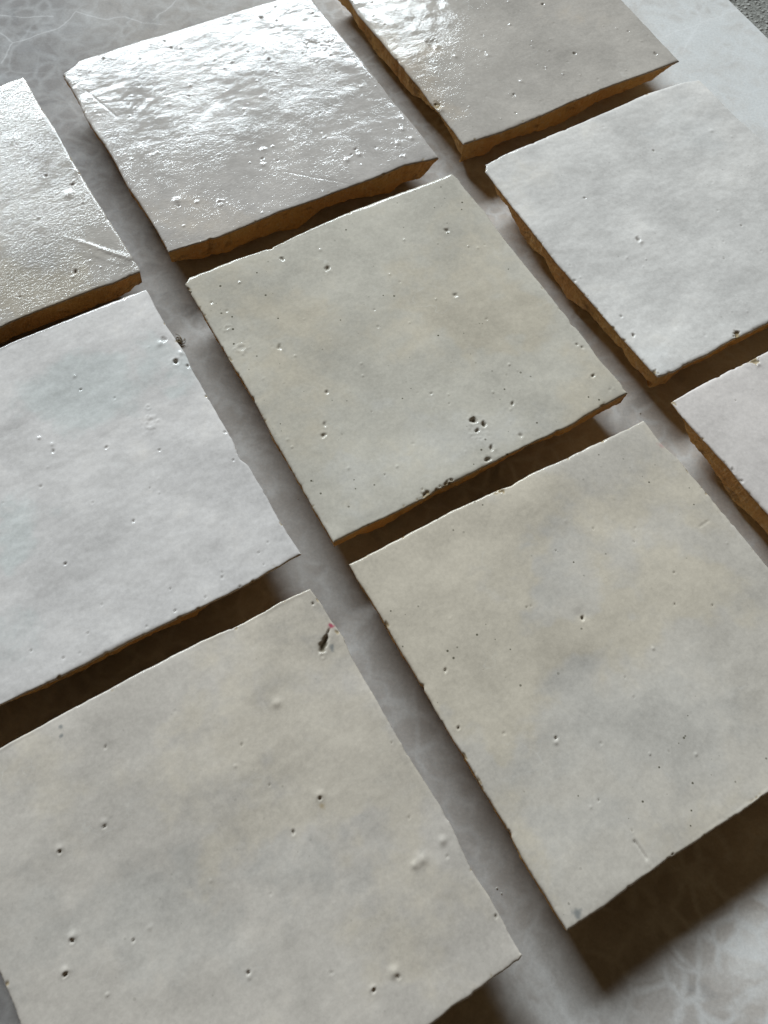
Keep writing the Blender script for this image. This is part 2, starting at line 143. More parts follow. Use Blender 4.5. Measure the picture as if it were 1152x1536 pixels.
# ---------------------------------------------------------------- materials
class NT:
    def __init__(self, name):
        self.mat = bpy.data.materials.new(name); self.mat.use_nodes = True
        self.t = self.mat.node_tree; self.bsdf = self.t.nodes['Principled BSDF']
    def n(self, kind, **kw):
        nd = self.t.nodes.new(kind)
        for k, v in kw.items():
            if k == 'inp':
                for kk, vv in v.items():
                    if isinstance(vv, bpy.types.NodeSocket): self.t.links.new(vv, nd.inputs[kk])
                    else: nd.inputs[kk].default_value = vv
            else: setattr(nd, k, v)
        return nd
    def math(self, op, a, b=None, c=None, clamp=False):
        nd = self.t.nodes.new('ShaderNodeMath'); nd.operation = op; nd.use_clamp = clamp
        for i, v in enumerate((a, b, c)):
            if v is None: continue
            if isinstance(v, bpy.types.NodeSocket): self.t.links.new(v, nd.inputs[i])
            else: nd.inputs[i].default_value = v
        return nd.outputs[0]
    def mix(self, f, a, b, blend='MIX'):
        nd = self.t.nodes.new('ShaderNodeMix'); nd.data_type = 'RGBA'; nd.blend_type = blend
        for s, v in ((nd.inputs['Factor'], f), (nd.inputs['A'], a), (nd.inputs['B'], b)):
            if isinstance(v, bpy.types.NodeSocket): self.t.links.new(v, s)
            else: s.default_value = v if not isinstance(v, tuple) else (*v, 1)[:4]
        return nd.outputs['Result']
    def noise(self, vec, scale, detail=3, rough=0.5, dist=0.0):
        return self.n('ShaderNodeTexNoise', inp={'Vector': vec, 'Scale': scale, 'Detail': detail, 'Roughness': rough, 'Distortion': dist}).outputs['Fac']
    def remap(self, v, a, b, c=0.0, d=1.0, smooth=True):
        nd = self.n('ShaderNodeMapRange', inp={'Value': v, 'From Min': a, 'From Max': b, 'To Min': c, 'To Max': d})
        if smooth: nd.interpolation_type = 'SMOOTHSTEP'
        return nd.outputs['Result']
    def link(self, a, name): self.t.links.new(a, self.bsdf.inputs[name])

def glaze_material(name, spec, base, warm, cool, peel, ripple, rough, speck, offset):
    g = NT(name)
    tc = g.n('ShaderNodeTexCoord').outputs['Object']
    p = g.n('ShaderNodeVectorMath', operation='ADD', inp={0: tc, 1: (offset, offset*1.7, 0)}).outputs[0]
    att = g.n('ShaderNodeAttribute', attribute_name='glaze')
    sep = g.n('ShaderNodeSeparateColor', inp={'Color': att.outputs['Color']})
    fw, fd, fc = sep.outputs[0], sep.outputs[1], sep.outputs[2]
    att2 = g.n('ShaderNodeAttribute', attribute_name='stain')
    sep2 = g.n('ShaderNodeSeparateColor', inp={'Color': att2.outputs['Color']})
    # cloudy thickness of the tin glaze
    big = g.noise(p, 38, 4, 0.55, 0.4)
    mid = g.noise(p, 130, 7, 0.66, 0.5)
    fine = g.noise(p, 950, 4, 0.72)
    rag = g.math('ADD', g.math('MULTIPLY', g.math('SUBTRACT', mid, 0.5), 1.1), g.math('MULTIPLY', g.math('SUBTRACT', big, 0.5), 0.9))
    warmf = g.remap(g.math('ADD', fw, rag), 0.08, 0.80)
    col = g.mix(warmf, base, warm)
    coolf = g.remap(g.math('SUBTRACT', fc, g.math('MULTIPLY', rag, 0.8)), 0.15, 0.75)
    col = g.mix(coolf, col, cool)
    val = g.math('ADD', g.remap(big, 0.25, 0.75, 0.80, 1.14, False), g.math('MULTIPLY', g.math('SUBTRACT', mid, 0.5), 0.30))
    val = g.math('ADD', val, g.math('MULTIPLY', g.math('SUBTRACT', fine, 0.5), 0.44))
    hs = g.n('ShaderNodeHueSaturation', inp={'Color': col, 'Value': val, 'Fac': 1.0})
    col = hs.outputs['Color']
    # pale crazing wisps
    wisp = g.n('ShaderNodeTexVoronoi', feature='DISTANCE_TO_EDGE', inp={'Vector': g.n('ShaderNodeVectorMath', operation='ADD', inp={0: p, 1: g.n('ShaderNodeVectorMath', operation='SCALE', inp={0: g.n('ShaderNodeTexNoise', inp={'Vector': p, 'Scale': 120.0, 'Detail': 3.0}).outputs['Color'], 'Scale': 0.016}).outputs[0]}).outputs[0], 'Scale': 70.0}).outputs['Distance']
    wm = g.math('MULTIPLY', g.remap(wisp, 0.0, 0.02, 1, 0), g.remap(g.noise(p, 60, 2), 0.55, 0.75))
    col = g.mix(g.math('MULTIPLY', wm, 0.22), col, (0.75, 0.74, 0.70))
    # dark specks of grit in the glaze
    vo = g.n('ShaderNodeTexVoronoi', feature='F1', inp={'Vector': p, 'Scale': 420.0})
    sr_ = g.n('ShaderNodeSeparateColor', inp={'Color': vo.outputs['Color']})
    rad = g.math('MULTIPLY', g.math('POWER', sr_.outputs[1], 1.6), 0.13)
    dot = g.remap(g.math('SUBTRACT', vo.outputs['Distance'], rad), 0.0, 0.05, 1, 0)
    dens = g.remap(g.noise(p, 45, 2), 0.42, 0.62)
    dot = g.math('MULTIPLY', dot, g.math('MULTIPLY', g.math('LESS_THAN', sr_.outputs[0], 0.6), dens))
    dot = g.math('MULTIPLY', dot, speck)
    col = g.mix(dot, col, (0.10, 0.09, 0.06))
    # dirt lodged in the pits, coloured marks
    col = g.mix(sep2.outputs[1], col, (0.22, 0.225, 0.22))
    col = g.mix(sep2.outputs[2], col, (0.40, 0.31, 0.19))
    col = g.mix(sep2.outputs[0], col, (0.42, 0.03, 0.09))
    col = g.mix(fd, col, (0.15, 0.125, 0.085))
    g.link(col, 'Base Color')
    rr = g.math('ADD', g.remap(mid, 0.3, 0.7, rough*0.8, rough*1.25), g.math('MULTIPLY', fd, 0.5), clamp=True)
    g.link(rr, 'Roughness')
    g.bsdf.inputs['IOR'].default_value = 1.5
    g.bsdf.inputs['Specular IOR Level'].default_value = spec
    # orange peel, ripples
    pk = g.n('ShaderNodeMapping', inp={'Vector': p, 'Rotation': (0, 0, math.radians(-40)), 'Scale': (1, 1.5, 1)}).outputs[0]
    patchy = g.remap(g.noise(p, 42, 3), 0.34, 0.56, 0.28, 1.0)
    n1 = g.math('MULTIPLY', g.noise(pk, 1050, 2, 0.55), peel*1e-3)
    n2 = g.math('MULTIPLY', g.noise(pk, 300, 3, 0.5), ripple*1e-3)
    patch2 = g.remap(g.noise(p, 30, 2), 0.38, 0.62, 0.25, 1.0)
    hh = g.math('ADD', g.math('MULTIPLY', n1, patchy), g.math('MULTIPLY', n2, patch2))
    bp = g.n('ShaderNodeBump', inp={'Height': hh, 'Strength': 1.0, 'Distance': 1.0})
    g.link(bp.outputs[0], 'Normal')
    return g.mat

def clay_material():
    g = NT('raw_clay')
    tc = g.n('ShaderNodeTexCoord').outputs['Object']
    a = g.noise(tc, 60, 4, 0.6); b = g.noise(tc, 420, 5, 0.65); 
    mp = g.n('ShaderNodeMapping', inp={'Vector': tc, 'Scale': (1, 1, 1.6)}).outputs[0]
    c = g.noise(mp, 130, 4, 0.6, 0.5)
    col = g.mix(g.remap(a, 0.3, 0.7), (0.60, 0.375, 0.14), (0.55, 0.30, 0.11))
    col = g.mix(g.remap(c, 0.52, 0.72), col, (0.27, 0.155, 0.06))
    col = g.mix(g.math('MULTIPLY', g.remap(b, 0.52, 0.75), 0.7), col, (0.60, 0.46, 0.28))
    col = g.mix(g.math('MULTIPLY', g.remap(b, 0.42, 0.25), 0.5), col, (0.20, 0.11, 0.05))
    col = g.mix(g.math('MULTIPLY', g.remap(g.noise(tc, 1500, 3, 0.7), 0.55, 0.75), 0.6), col, (0.62, 0.52, 0.37))
    g.link(col, 'Base Color')
    g.bsdf.inputs['Roughness'].default_value = 0.9
    g.bsdf.inputs['Specular IOR Level'].default_value = 0.2
    h = g.math('ADD', g.math('MULTIPLY', b, 0.00035), g.math('MULTIPLY', c, 0.0005))
    bp = g.n('ShaderNodeBump', inp={'Height': h, 'Strength': 0.8, 'Distance': 1.0})
    g.link(bp.outputs[0], 'Normal')
    return g.mat

def slab_material():
    g = NT('grey_marble')
    tc = g.n('ShaderNodeTexCoord').outputs['Object']
    wob = g.n('ShaderNodeTexNoise', inp={'Vector': tc, 'Scale': 60.0, 'Detail': 4.0}).outputs['Color']
    wv = g.n('ShaderNodeVectorMath', operation='SCALE', inp={0: g.n('ShaderNodeVectorMath', operation='SUBTRACT', inp={0: wob, 1: (0.5, 0.5, 0.5)}).outputs[0], 'Scale': 0.018}).outputs[0]
    p = g.n('ShaderNodeVectorMath', operation='ADD', inp={0: tc, 1: wv}).outputs[0]
    big = g.noise(tc, 7.0, 3, 0.5, 0.6)
    mid = g.noise(p, 55, 5, 0.6, 0.8)
    fine = g.noise(tc, 1100, 4, 0.75)
    col = g.mix(g.remap(big, 0.35, 0.65), (0.385, 0.35, 0.32), (0.445, 0.41, 0.38))
    col = g.mix(g.remap(mid, 0.45, 0.75), col, (0.51, 0.485, 0.46))
    col = g.mix(g.remap(mid, 0.45, 0.25), col, (0.32, 0.298, 0.28))
    # base colour graded: paler and cloudy towards the far right, darker towards the left
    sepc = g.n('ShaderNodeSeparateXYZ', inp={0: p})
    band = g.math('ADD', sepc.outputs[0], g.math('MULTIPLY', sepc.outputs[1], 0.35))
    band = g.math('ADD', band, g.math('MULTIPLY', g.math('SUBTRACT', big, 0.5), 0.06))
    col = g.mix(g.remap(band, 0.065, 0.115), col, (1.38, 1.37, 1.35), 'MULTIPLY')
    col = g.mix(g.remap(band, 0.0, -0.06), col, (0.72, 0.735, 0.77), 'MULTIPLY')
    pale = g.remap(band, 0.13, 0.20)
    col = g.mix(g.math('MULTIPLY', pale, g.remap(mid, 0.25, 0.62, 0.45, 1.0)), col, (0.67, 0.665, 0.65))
    # web of fine veins
    def web(scale, width, lo, hi, amt, colr, seedoff, mask=None):
        nonlocal col
        q = g.n('ShaderNodeVectorMath', operation='ADD', inp={0: p, 1: (seedoff, 0.3*seedoff, 0)}).outputs[0]
        q = g.n('ShaderNodeVectorMath', operation='SUBTRACT', inp={0: q, 1: g.n('ShaderNodeVectorMath', operation='SCALE', inp={0: wv, 'Scale': 0.55}).outputs[0]}).outputs[0]
        e = g.n('ShaderNodeTexVoronoi', feature='DISTANCE_TO_EDGE', inp={'Vector': q, 'Scale': scale}).outputs['Distance']
        f = g.math('MULTIPLY', g.remap(e, 0.0, width, 1, 0), g.remap(g.noise(q, scale*0.5, 2), lo, hi))
        if mask is not None: f = g.math('MULTIPLY', f, mask)
        col = g.mix(g.math('MULTIPLY', f, amt), col, colr)
    web(95, 0.14, 0.40, 0.62, 0.16, (0.70, 0.69, 0.67), 0.37)
    web(150, 0.22, 0.36, 0.54, 0.50, (0.72, 0.72, 0.71), 1.91, g.remap(band, 0.03, 0.10, 0.32, 1.0))
    web(26, 0.02, 0.52, 0.65, 0.16, (0.75, 0.75, 0.74), 3.3)
    # long single veins
    wv2 = g.n('ShaderNodeVectorMath', operation='SCALE', inp={0: wv, 'Scale': 0.28}).outputs[0]
    q = g.n('ShaderNodeVectorMath', operation='ADD', inp={0: tc, 1: wv2}).outputs[0]
    sx = g.n('ShaderNodeSeparateXYZ', inp={0: q})
    best = None
    for line in VEINS:
        for (a, b) in zip(line[:-1], line[1:]):
            ax, ay, bx, by = (v*MM for v in (*a, *b))
            dx, dy = bx-ax, by-ay; L2 = dx*dx+dy*dy
            px = g.math('SUBTRACT', sx.outputs[0], ax); py = g.math('SUBTRACT', sx.outputs[1], ay)
            t = g.math('DIVIDE', g.math('ADD', g.math('MULTIPLY', px, dx), g.math('MULTIPLY', py, dy)), L2, clamp=True)
            ex = g.math('SUBTRACT', px, g.math('MULTIPLY', t, dx)); ey = g.math('SUBTRACT', py, g.math('MULTIPLY', t, dy))
            dd = g.math('SQRT', g.math('ADD', g.math('MULTIPLY', ex, ex), g.math('MULTIPLY', ey, ey)))
            best = dd if best is None else g.math('MINIMUM', best, dd)
    vein = g.math('ADD', g.remap(best, 0.0001, 0.0005, 0.24, 0), g.remap(best, 0.0, 0.004, 0.10, 0), clamp=True)
    vein = g.math('MULTIPLY', vein, g.remap(mid, 0.2, 0.5, 0.35, 1.0))
    col = g.mix(vein, col, (0.84, 0.83, 0.82))
    hs = g.n('ShaderNodeHueSaturation', inp={'Color': col, 'Value': g.remap(fine, 0.25, 0.75, 0.87, 1.13, False), 'Fac': 1.0})
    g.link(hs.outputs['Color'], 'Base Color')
    g.link(g.remap(mid, 0.2, 0.8, 0.5, 0.65), 'Roughness')
    g.bsdf.inputs['Specular IOR Level'].default_value = 0.012
    bp = g.n('ShaderNodeBump', inp={'Height': g.noise(tc, 500, 3, 0.6), 'Strength': 0.15, 'Distance': 0.0001})
    g.link(bp.outputs[0], 'Normal')
    return g.mat

def ground_material():
    g = NT('rough_concrete')
    tc = g.n('ShaderNodeTexCoord').outputs['Object']
    a = g.noise(tc, 420, 5, 0.7); b = g.noise(tc, 60, 3)
    vo = g.n('ShaderNodeTexVoronoi', feature='F1', inp={'Vector': tc, 'Scale': 480.0})
    col = g.mix(g.remap(a, 0.35, 0.65), (0.17, 0.165, 0.145), (0.34, 0.33, 0.30))
    col = g.mix(g.math('MULTIPLY', g.remap(vo.outputs['Distance'], 0.35, 0.1), 0.5), col, (0.42, 0.40, 0.36))
    col = g.mix(g.math('MULTIPLY', g.remap(b, 0.5, 0.7), 0.3), col, (0.22, 0.21, 0.18))
    g.link(col, 'Base Color'); g.bsdf.inputs['Roughness'].default_value = 0.95
    h = g.math('ADD', g.math('MULTIPLY', a, 0.0012), g.math('MULTIPLY', g.remap(vo.outputs['Distance'], 0.5, 0.0), 0.0008))
    bp = g.n('ShaderNodeBump', inp={'Height': h, 'Strength': 1.0, 'Distance': 1.0}); g.link(bp.outputs[0], 'Normal')
    return g.mat

def plain_material(name, col, rough):
    g = NT(name)
    tc = g.n('ShaderNodeTexCoord').outputs['Object']
    g.link(g.mix(g.noise(tc, 900, 3), tuple(c*0.7 for c in col), tuple(min(1, c*1.3) for c in col)), 'Base Color')
    g.bsdf.inputs['Roughness'].default_value = rough
    return g.mat

# ---------------------------------------------------------------- setting
GROUND_Z = -14.0
xs = np.linspace(-2000, 2000, 41)
gx, gy = np.meshgrid(xs, xs)
co = np.stack([gx.ravel(), gy.ravel(), np.full(gx.size, GROUND_Z)], 1)
i = np.arange(40); I, J = np.meshgrid(i, i)
q = (J*41+I).ravel()
o = mesh_object('ground', co, np.stack([q, q+1, q+42, q+41], 1), ground_material())
tag(o, kind='structure')

# slab: far right edge lies on SLAB_EDGE, sawn rectangle with a small arris
(ex0, ey0), (ex1, ey1) = SLAB_EDGE
ed = np.array([ex1-ex0, ey1-ey0]); ed /= np.linalg.norm(ed)       # along the edge, towards the viewer
en = np.array([-ed[1], ed[0]])                                      # away from the slab centre?
if np.dot(en, np.array([ex0, ey0])) < 0: en = -en
c0 = np.array([ex0, ey0])
P = [c0-ed*220, c0+ed*620, c0+ed*620-en*590, c0-ed*220-en*590]
P = np.array(P); cen = P.mean(0)
def inset(d): 
    r = []
    for k in range(4):
        a, b, c = P[k-1], P[k], P[(k+1) % 4]
        u1 = (a-b)/np.linalg.norm(a-b); u2 = (c-b)/np.linalg.norm(c-b)
        r.append(b+(u1+u2)*d)
    return np.array(r)
rings = [(0.6, -13.8), (0, -13.2), (0, -0.45), (0.15, -0.12), (0.5, 0)]
co = []; fc = []
for d, z in rings:
    for pt in inset(d): co.append((pt[0], pt[1], z))
for r in range(len(rings)-1):
    for k in range(4):
        a, b = r*4+k, r*4+(k+1) % 4
        fc.append((a, b, b+4, a+4))
n0 = (len(rings)-1)*4
fc.append((n0, n0+1, n0+2, n0+3)); fc.append((3, 2, 1, 0))
area = sum(P[k][0]*P[(k+1) % 4][1]-P[(k+1) % 4][0]*P[k][1] for k in range(4))
if area < 0: fc = [f[::-1] for f in fc]
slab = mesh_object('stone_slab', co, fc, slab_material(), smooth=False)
tag(slab, 'grey veined marble slab lying flat under all the glazed tiles', 'slab')

# ---------------------------------------------------------------- tiles
CLAY = clay_material()
LOOK = {  # base, warm, cool glaze, peel, ripple, roughness, specks, undulation
 'A': ((0.512, 0.470, 0.435), (0.501, 0.439, 0.377), (0.578, 0.550, 0.525), 0.075, 0.065, 0.09, 0.15, 0.75),
 'B': ((0.501, 0.455, 0.406), (0.496, 0.424, 0.349), (0.578, 0.535, 0.497), 0.05, 0.045, 0.1, 0.25, 0.7),
 'C': ((0.480, 0.439, 0.396), (0.469, 0.414, 0.344), (0.578, 0.535, 0.497), 0.14, 0.055, 0.1, 0.1, 0.5),
 'D': ((0.556, 0.513, 0.439), (0.540, 0.480, 0.387), (0.610, 0.574, 0.516), 0.016, 0.018, 0.13, 1.0, 0.8),
 'E': ((0.692, 0.657, 0.621), (0.654, 0.601, 0.535), (0.752, 0.722, 0.688), 0.03, 0.035, 0.13, 0.2, 1.2),
 'F': ((0.670, 0.631, 0.606), (0.654, 0.596, 0.535), (0.649, 0.646, 0.621), 0.016, 0.03, 0.12, 0.12, 1.2),
 'G': ((0.567, 0.513, 0.454), (0.586, 0.520, 0.435), (0.534, 0.493, 0.444), 0.006, 0.02, 0.13, 0.25, 1.0),
 'H': ((0.578, 0.525, 0.458), (0.580, 0.513, 0.418), (0.561, 0.518, 0.463), 0.01, 0.018, 0.13, 0.9, 0.8),
 'I': ((0.687, 0.626, 0.587), (0.643, 0.556, 0.497), (0.698, 0.651, 0.616), 0.012, 0.02, 0.13, 0.1, 0.8),
}
LABEL = {
 'A': 'tile with the broad white window glare at the top and a snapped far left corner',
 'B': 'greyish tile cut by the top edge of the picture, right of the glaring tile',
 'C': 'wrinkled grey tile cut by the left edge, with a long curved blister near its corner',
 'D': 'greenish grey tile in the centre, dark cluster of pits near its lower edge',
 'E': 'cool white satin tile at right with one dark pit in its middle',
 'F': 'bluish white tile at left with ring mark and deep pit by its right edge',
 'G': 'beige grey tile at bottom left with a dark crack and red spot at its corner',
 'H': 'sandy beige tile at lower right casting a wide dark shadow on the slab',
 'I': 'pinkish white tile cut off by the right edge, only its left corner showing',
}
LUMP = {'A': 1.9, 'B': 1.5, 'C': 1.6, 'D': 1.0, 'E': 1.7, 'F': 1.5, 'G': 1.1, 'H': 1.0, 'I': 1.2}
GRIT = {'A': 90, 'B': 90, 'C': 60, 'D': 40, 'E': 14, 'F': 14, 'G': 6, 'H': 10, 'I': 8}
GLAZE_T = 0.55
ORDER = list(TILES)

def edge_fn(T, e, seed):
    pts = T['edge'].get(e)
    length = T['h'] if e in 'LR' else T['w']
    sgn = {'L': 1, 'R': -1, 'T': -1, 'B': 1}[e]      # positive jag = outwards
    def f(t):
        d = np.zeros_like(t) if not pts else np.interp(t, [a for a, _ in pts], [b for _, b in pts])
        return d - sgn*jag(t, seed, length)
    return f

def under_fn(T, e, seed):
    """depth of the sawn/chiselled upright part of the side (mm below the glaze)"""
    pts = T['under'].get(e)
    length = T['h'] if e in 'LR' else T['w']
    def f(t):
        x = t*length
        w = 0.8*perlin(x/7.0, x*0+2.2, seed+21)+0.9*perlin(x/2.5, x*0+4.2, seed+22)+0.5*perlin(x/0.9, x*0+7.2, seed+24)
        if pts: return np.clip(np.interp(t, [a for a, _ in pts], [b for _, b in pts])+0.8*w, 0.15, 11.3)
        base = {'L': 3.2, 'R': 4.0, 'T': 1.6, 'B': 2.0}[e]
        return np.clip(base+2.5*perlin(x/22.0, x*0+9.2, seed+23)+w, 0.3, 11.0)
    return f

def local_axis(n, length):
    near = np.array([0, .06, .14, .24, .38, .56, .8])
    mid = np.linspace(1.1, length-1.1, n)
    return np.concatenate([near, mid, length-near[::-1]])/length

def build_tile(key, idx):
    T = TILES[key]; w, h = T['w'], T['h']
    seed = 100+idx*37
    base, warm, cool, peel, ripple, rough, speck, und = LOOK[key]
    root = bpy.data.objects.new('glazed_tile', None)
    sc.collection.objects.link(root)
    root.location = (T['c'][0]*MM, T['c'][1]*MM, 0); root.rotation_euler = (0, 0, T['th'])
    root.empty_display_size = 0.01
    tag(root, LABEL[key], 'tile', 'handmade glazed tiles laid in rows on the slab')
    fL, fR = edge_fn(T, 'L', seed+1), edge_fn(T, 'R', seed+5)
    fT, fB = edge_fn(T, 'T', seed+9), edge_fn(T, 'B', seed+13)
    NU = 300
    u = local_axis(NU, w); v = local_axis(NU, h)
    U, V = np.meshgrid(u, v)                     # rows = v
    fall = lambda d: np.exp(-d/3.5)
    X = -w/2+w*U + fL(V)*fall(w*U) + fR(V)*fall(w*(1-U))
    Y = -h/2+h*V + fB(U)*fall(h*V) + fT(U)*fall(h*(1-V))
    # ---- relief of the glazed face, mm
    Z = und*(0.45*perlin(X/34+.3, Y/34, seed+30)+0.16*fbm(X/13, Y/13, seed+31, 2)+0.035*LUMP[key]*fbm(X/4.6, Y/3.4, seed+33, 2))
    dirt = np.zeros_like(X); red = dirt.copy(); grey = dirt.copy(); brown = dirt.copy()
    wob = np.clip(1+0.65*fbm(X/1.0, Y/1.0, seed+40, 2), 0.45, 1.8)
    rot = float(idx)
    for f in T['feat']:
        k = f[0]
        if k in ('scratch', 'crest', 'crack'):
            _, x0, y0, x1, y1, a = f
            dx, dy = x1-x0, y1-y0; L = math.hypot(dx, dy)
            px, py = X-x0, Y-y0
            t = np.clip((px*dx+py*dy)/L**2, 0, 1)
            side = (px*dy-py*dx)/L
            d = np.hypot(px-t*dx, py-t*dy)
            if k == 'scratch':
                Z -= a*np.exp(-(d/0.28)**2)*(0.6+0.6*wob)
            elif k == 'crest':
                Z += 0.8*a*np.exp(-(d/(0.75*wob))**2)*(0.15+0.85*t)
                # closed oval blister at the end of the ridge, below it
                mx, my = x0+dx*0.74+dy/L*1.7, y0+dy*0.74-dx/L*1.7
                ea = ((X-mx)*dx+(Y-my)*dy)/L/(0.27*L); eb = ((X-mx)*dy-(Y-my)*dx)/L/1.9
                er = np.hypot(ea, eb)
                Z += 0.22*a*np.exp(-((er*(0.8+0.2*wob)-1)/0.22)**2) + 0.10*smooth01((1-er)*3)
            else:
                wd_ = 0.22+0.62*smooth01((t-0.25)/0.6)
                core = np.exp(-(d/(wd_*wob))**4)
                Z -= a*core*smooth01(t*2.2)
                dirt = np.maximum(dirt, core*smooth01((t-0.35)*3))
                Z += 0.10*np.exp(-((d-1.5)/0.8)**2)*(side < 0)
                rd = np.hypot(X-x0-0.1, Y-y0)
                red = np.maximum(red, 0.85*smooth01(1.5-rd*wob**2/0.62))
            continue
        _, x0, y0, r, a, dz = f
        rot += 1.0; ca, sa = math.cos(rot*2.1), math.sin(rot*2.1); st = 1.0+0.35*math.sin(rot*5.3)**2
        px, py = X-x0, Y-y0
        d = np.hypot((px*ca+py*sa)/st, (py*ca-px*sa)*st**0.5)*wob
        if k == 'pit':
            r = max(r*(0.66 if idx != 3 else 0.85), 0.36)
            s = np.clip(1-(d/r)**2, 0, 1)
            Z -= a*s**1.5
            Z += 0.07*a*np.exp(-((d-r*1.3)/(0.45*r))**2)
            dirt = np.maximum(dirt, dz*(0.45+0.55*abs(math.sin(rot*3.7)))*smooth01((0.75*r-d)/(0.4*r)))
        elif k == 'chip':
            s = smooth01((r-d*(0.7+0.5*wob))/(0.45*r)); Z -= a*s*(0.6+0.4*wob); brown = np.maximum(brown, s); dirt = np.maximum(dirt, 0.45*s*smooth01((wob-0.95)*4))
        elif k == 'bump':
            d0 = np.hypot(px, py)*(0.8+0.2*wob); Z += a*np.exp(-(d0/(0.75*r))**2)
        elif k == 'dent': Z -= a*np.exp(-(px*px+py*py)/r**2)
        elif k == 'ring': Z += a*np.exp(-((d-r*0.8)/(0.28*r))**2) - 0.5*a*np.exp(-(d/(0.5*r))**2)
        elif k == 'patch': Z -= a*smooth01((r-d)/(0.25*r)); dirt = np.maximum(dirt, dz*smooth01((r-d)/(0.4*r)))
        elif k == 'stainG': grey = np.maximum(grey, 0.85*smooth01((r-d)/(0.8*r)))
        elif k == 'stainB': brown = np.maximum(brown, 0.8*smooth01((r-d)/(0.9*r)))
        elif k == 'stainP': red = np.maximum(red, 0.28*smooth01((r-d)/(0.9*r)))
    # grains of grit lifting the glaze
    rg = np.random.RandomState(seed+7)
    for _ in range(GRIT[key]):
        x0, y0 = (rg.rand()-.5)*w*.97, (rg.rand()-.5)*h*.97
        i0, j0 = np.searchsorted(v, y0/h+.5), np.searchsorted(u, x0/w+.5)
        sl = (slice(max(0, i0-6), i0+7), slice(max(0, j0-6), j0+7))
        r = 0.2+0.2*rg.rand()**2
        dd = np.hypot(X[sl]-x0, Y[sl]-y0)*wob[sl]
        Z[sl] += (0.12+0.22*rg.rand())*np.exp(-(dd/r)**2)*(1 if rg.rand() < 0.7 else -0.8)
    # rounded, slightly broken arris of the glaze
    de = np.minimum(np.minimum(U, 1-U)*w, np.minimum(V, 1-V)*h)
    arris = 0.34+0.16*fbm(X/3.0, Y/3.0, seed+50, 2)
    fade = smooth01(de/1.2)
    Z = Z*(0.35+0.65*fade) - arris*np.exp(-de/0.22) - 0.10*np.exp(-de/1.3)
    chip = np.clip(fbm(X/2.3, Y/2.3, seed+55, 3)-0.42, 0, 1)*np.exp(-(de/0.75)**2)
    Z -= 1.1*chip
    brown = np.maximum(brown, 0.9*smooth01(chip*7))
    Z += THICK
    # ---- glaze colour fields
    wf = np.zeros_like(X); cf = np.zeros_like(X)
    wx = 13*fbm(X/21, Y/21, seed+62, 4, 0.6); wy = 13*fbm(X/21, Y/21, seed+67, 4, 0.6)
    wn = 0.35*fbm(X/16, Y/16, seed+60, 4, 0.6)
    for arr, lst in ((wf, T['warm']), (cf, T['cool'])):
        for (x0, y0, ax, ay, bx, by, wt) in lst:
            det = ax*by-ay*bx
            px, py = X-x0+wx, Y-y0+wy
            s = (px*by-py*bx)/det; t = (ax*py-ay*px)/det
            arr += wt*smooth01(1.3-0.85*np.sqrt(s*s+t*t)*(1+wn))
    wf = np.clip(wf, 0, 1); cf = np.clip(cf, 0, 1)*(1-0.6*wf)
    ny, nx = X.shape
    co = np.stack([X, Y, Z], -1).reshape(-1, 3)
    idg = np.arange(nx*ny).reshape(ny, nx)
    quads = np.stack([idg[:-1, :-1], idg[:-1, 1:], idg[1:, 1:], idg[1:, :-1]], -1).reshape(-1, 4)
    # perimeter, counter-clockwise from the lower left corner
    per = np.concatenate([idg[0, :-1], idg[:-1, -1], idg[-1, :0:-1], idg[:0:-1, 0]])
    side = np.concatenate([np.full(nx-1, 0), np.full(ny-1, 1), np.full(nx-1, 2), np.full(ny-1, 3)])
    n = len(per)
    top = co[per]
    # outward direction, smoothed round the corners
    nrm = np.array([[0, -1], [1, 0], [0, 1], [-1, 0]], float)[side]
    kern = np.ones(9)/9
    pad = np.concatenate([nrm[-4:], nrm, nrm[:4]])
    nrm = np.stack([np.convolve(pad[:, c], kern, 'valid') for c in (0, 1)], 1)
    nrm /= np.linalg.norm(nrm, axis=1)[:, None]
    s_len = np.concatenate([[0], np.cumsum(np.linalg.norm(np.diff(top[:, :2], axis=0), axis=1))])
    rim_low = THICK-GLAZE_T-0.25*perlin(s_len/2.2, s_len*0+.5, seed+70)
    rim = np.concatenate([np.column_stack([top[:, :2]+0.02*nrm, np.minimum(top[:, 2]-0.05, 0.5*(top[:, 2]+rim_low))]),
                          np.column_stack([top[:, :2]-0.12*nrm, np.minimum(rim_low, top[:, 2]-0.12)])])
    b0 = len(co)
    ring0 = per; ring1 = b0+np.arange(n); ring2 = b0+n+np.arange(n)
    def strip(a, b):   # a upper, b lower ring -> outward facing quads
        return np.stack([b, np.roll(b, -1), np.roll(a, -1), a], -1)
    quads = np.concatenate([quads, strip(ring0, ring1), strip(ring1, ring2)])
    allco = np.concatenate([co, rim])
    mat = glaze_material('glaze_'+key.lower(), 0.17 if key in 'AC' else 0.14, base, warm, cool, peel, ripple, rough, speck, 0.31*idx+0.07)
    gl = mesh_object('glaze_face', allco, quads, mat, root)
    def color_attr(name, r, g_, b):
        at = gl.data.color_attributes.new(name, 'FLOAT_COLOR', 'POINT')
        c = np.ones((len(allco), 4), np.float32)
        for ch, arr in enumerate((r, g_, b)):
            fl = np.concatenate([arr.ravel(), arr.ravel()[per], arr.ravel()[per]]); c[:, ch] = fl
        at.data.foreach_set('color', c.ravel())
    color_attr('glaze', wf, dirt, cf); color_attr('stain', red, grey, brown)
    # ---- clay body: upright broken face, then chiselled undercut to the bed
    tpar = np.concatenate([u[:-1], v[:-1], u[:0:-1], v[:0:-1]])
    dep = np.zeros(n)
    for k, e in enumerate('BRTL'):
        mk = side == k
        dep[mk] = under_fn(T, e, seed+80+k*7)(tpar[mk])
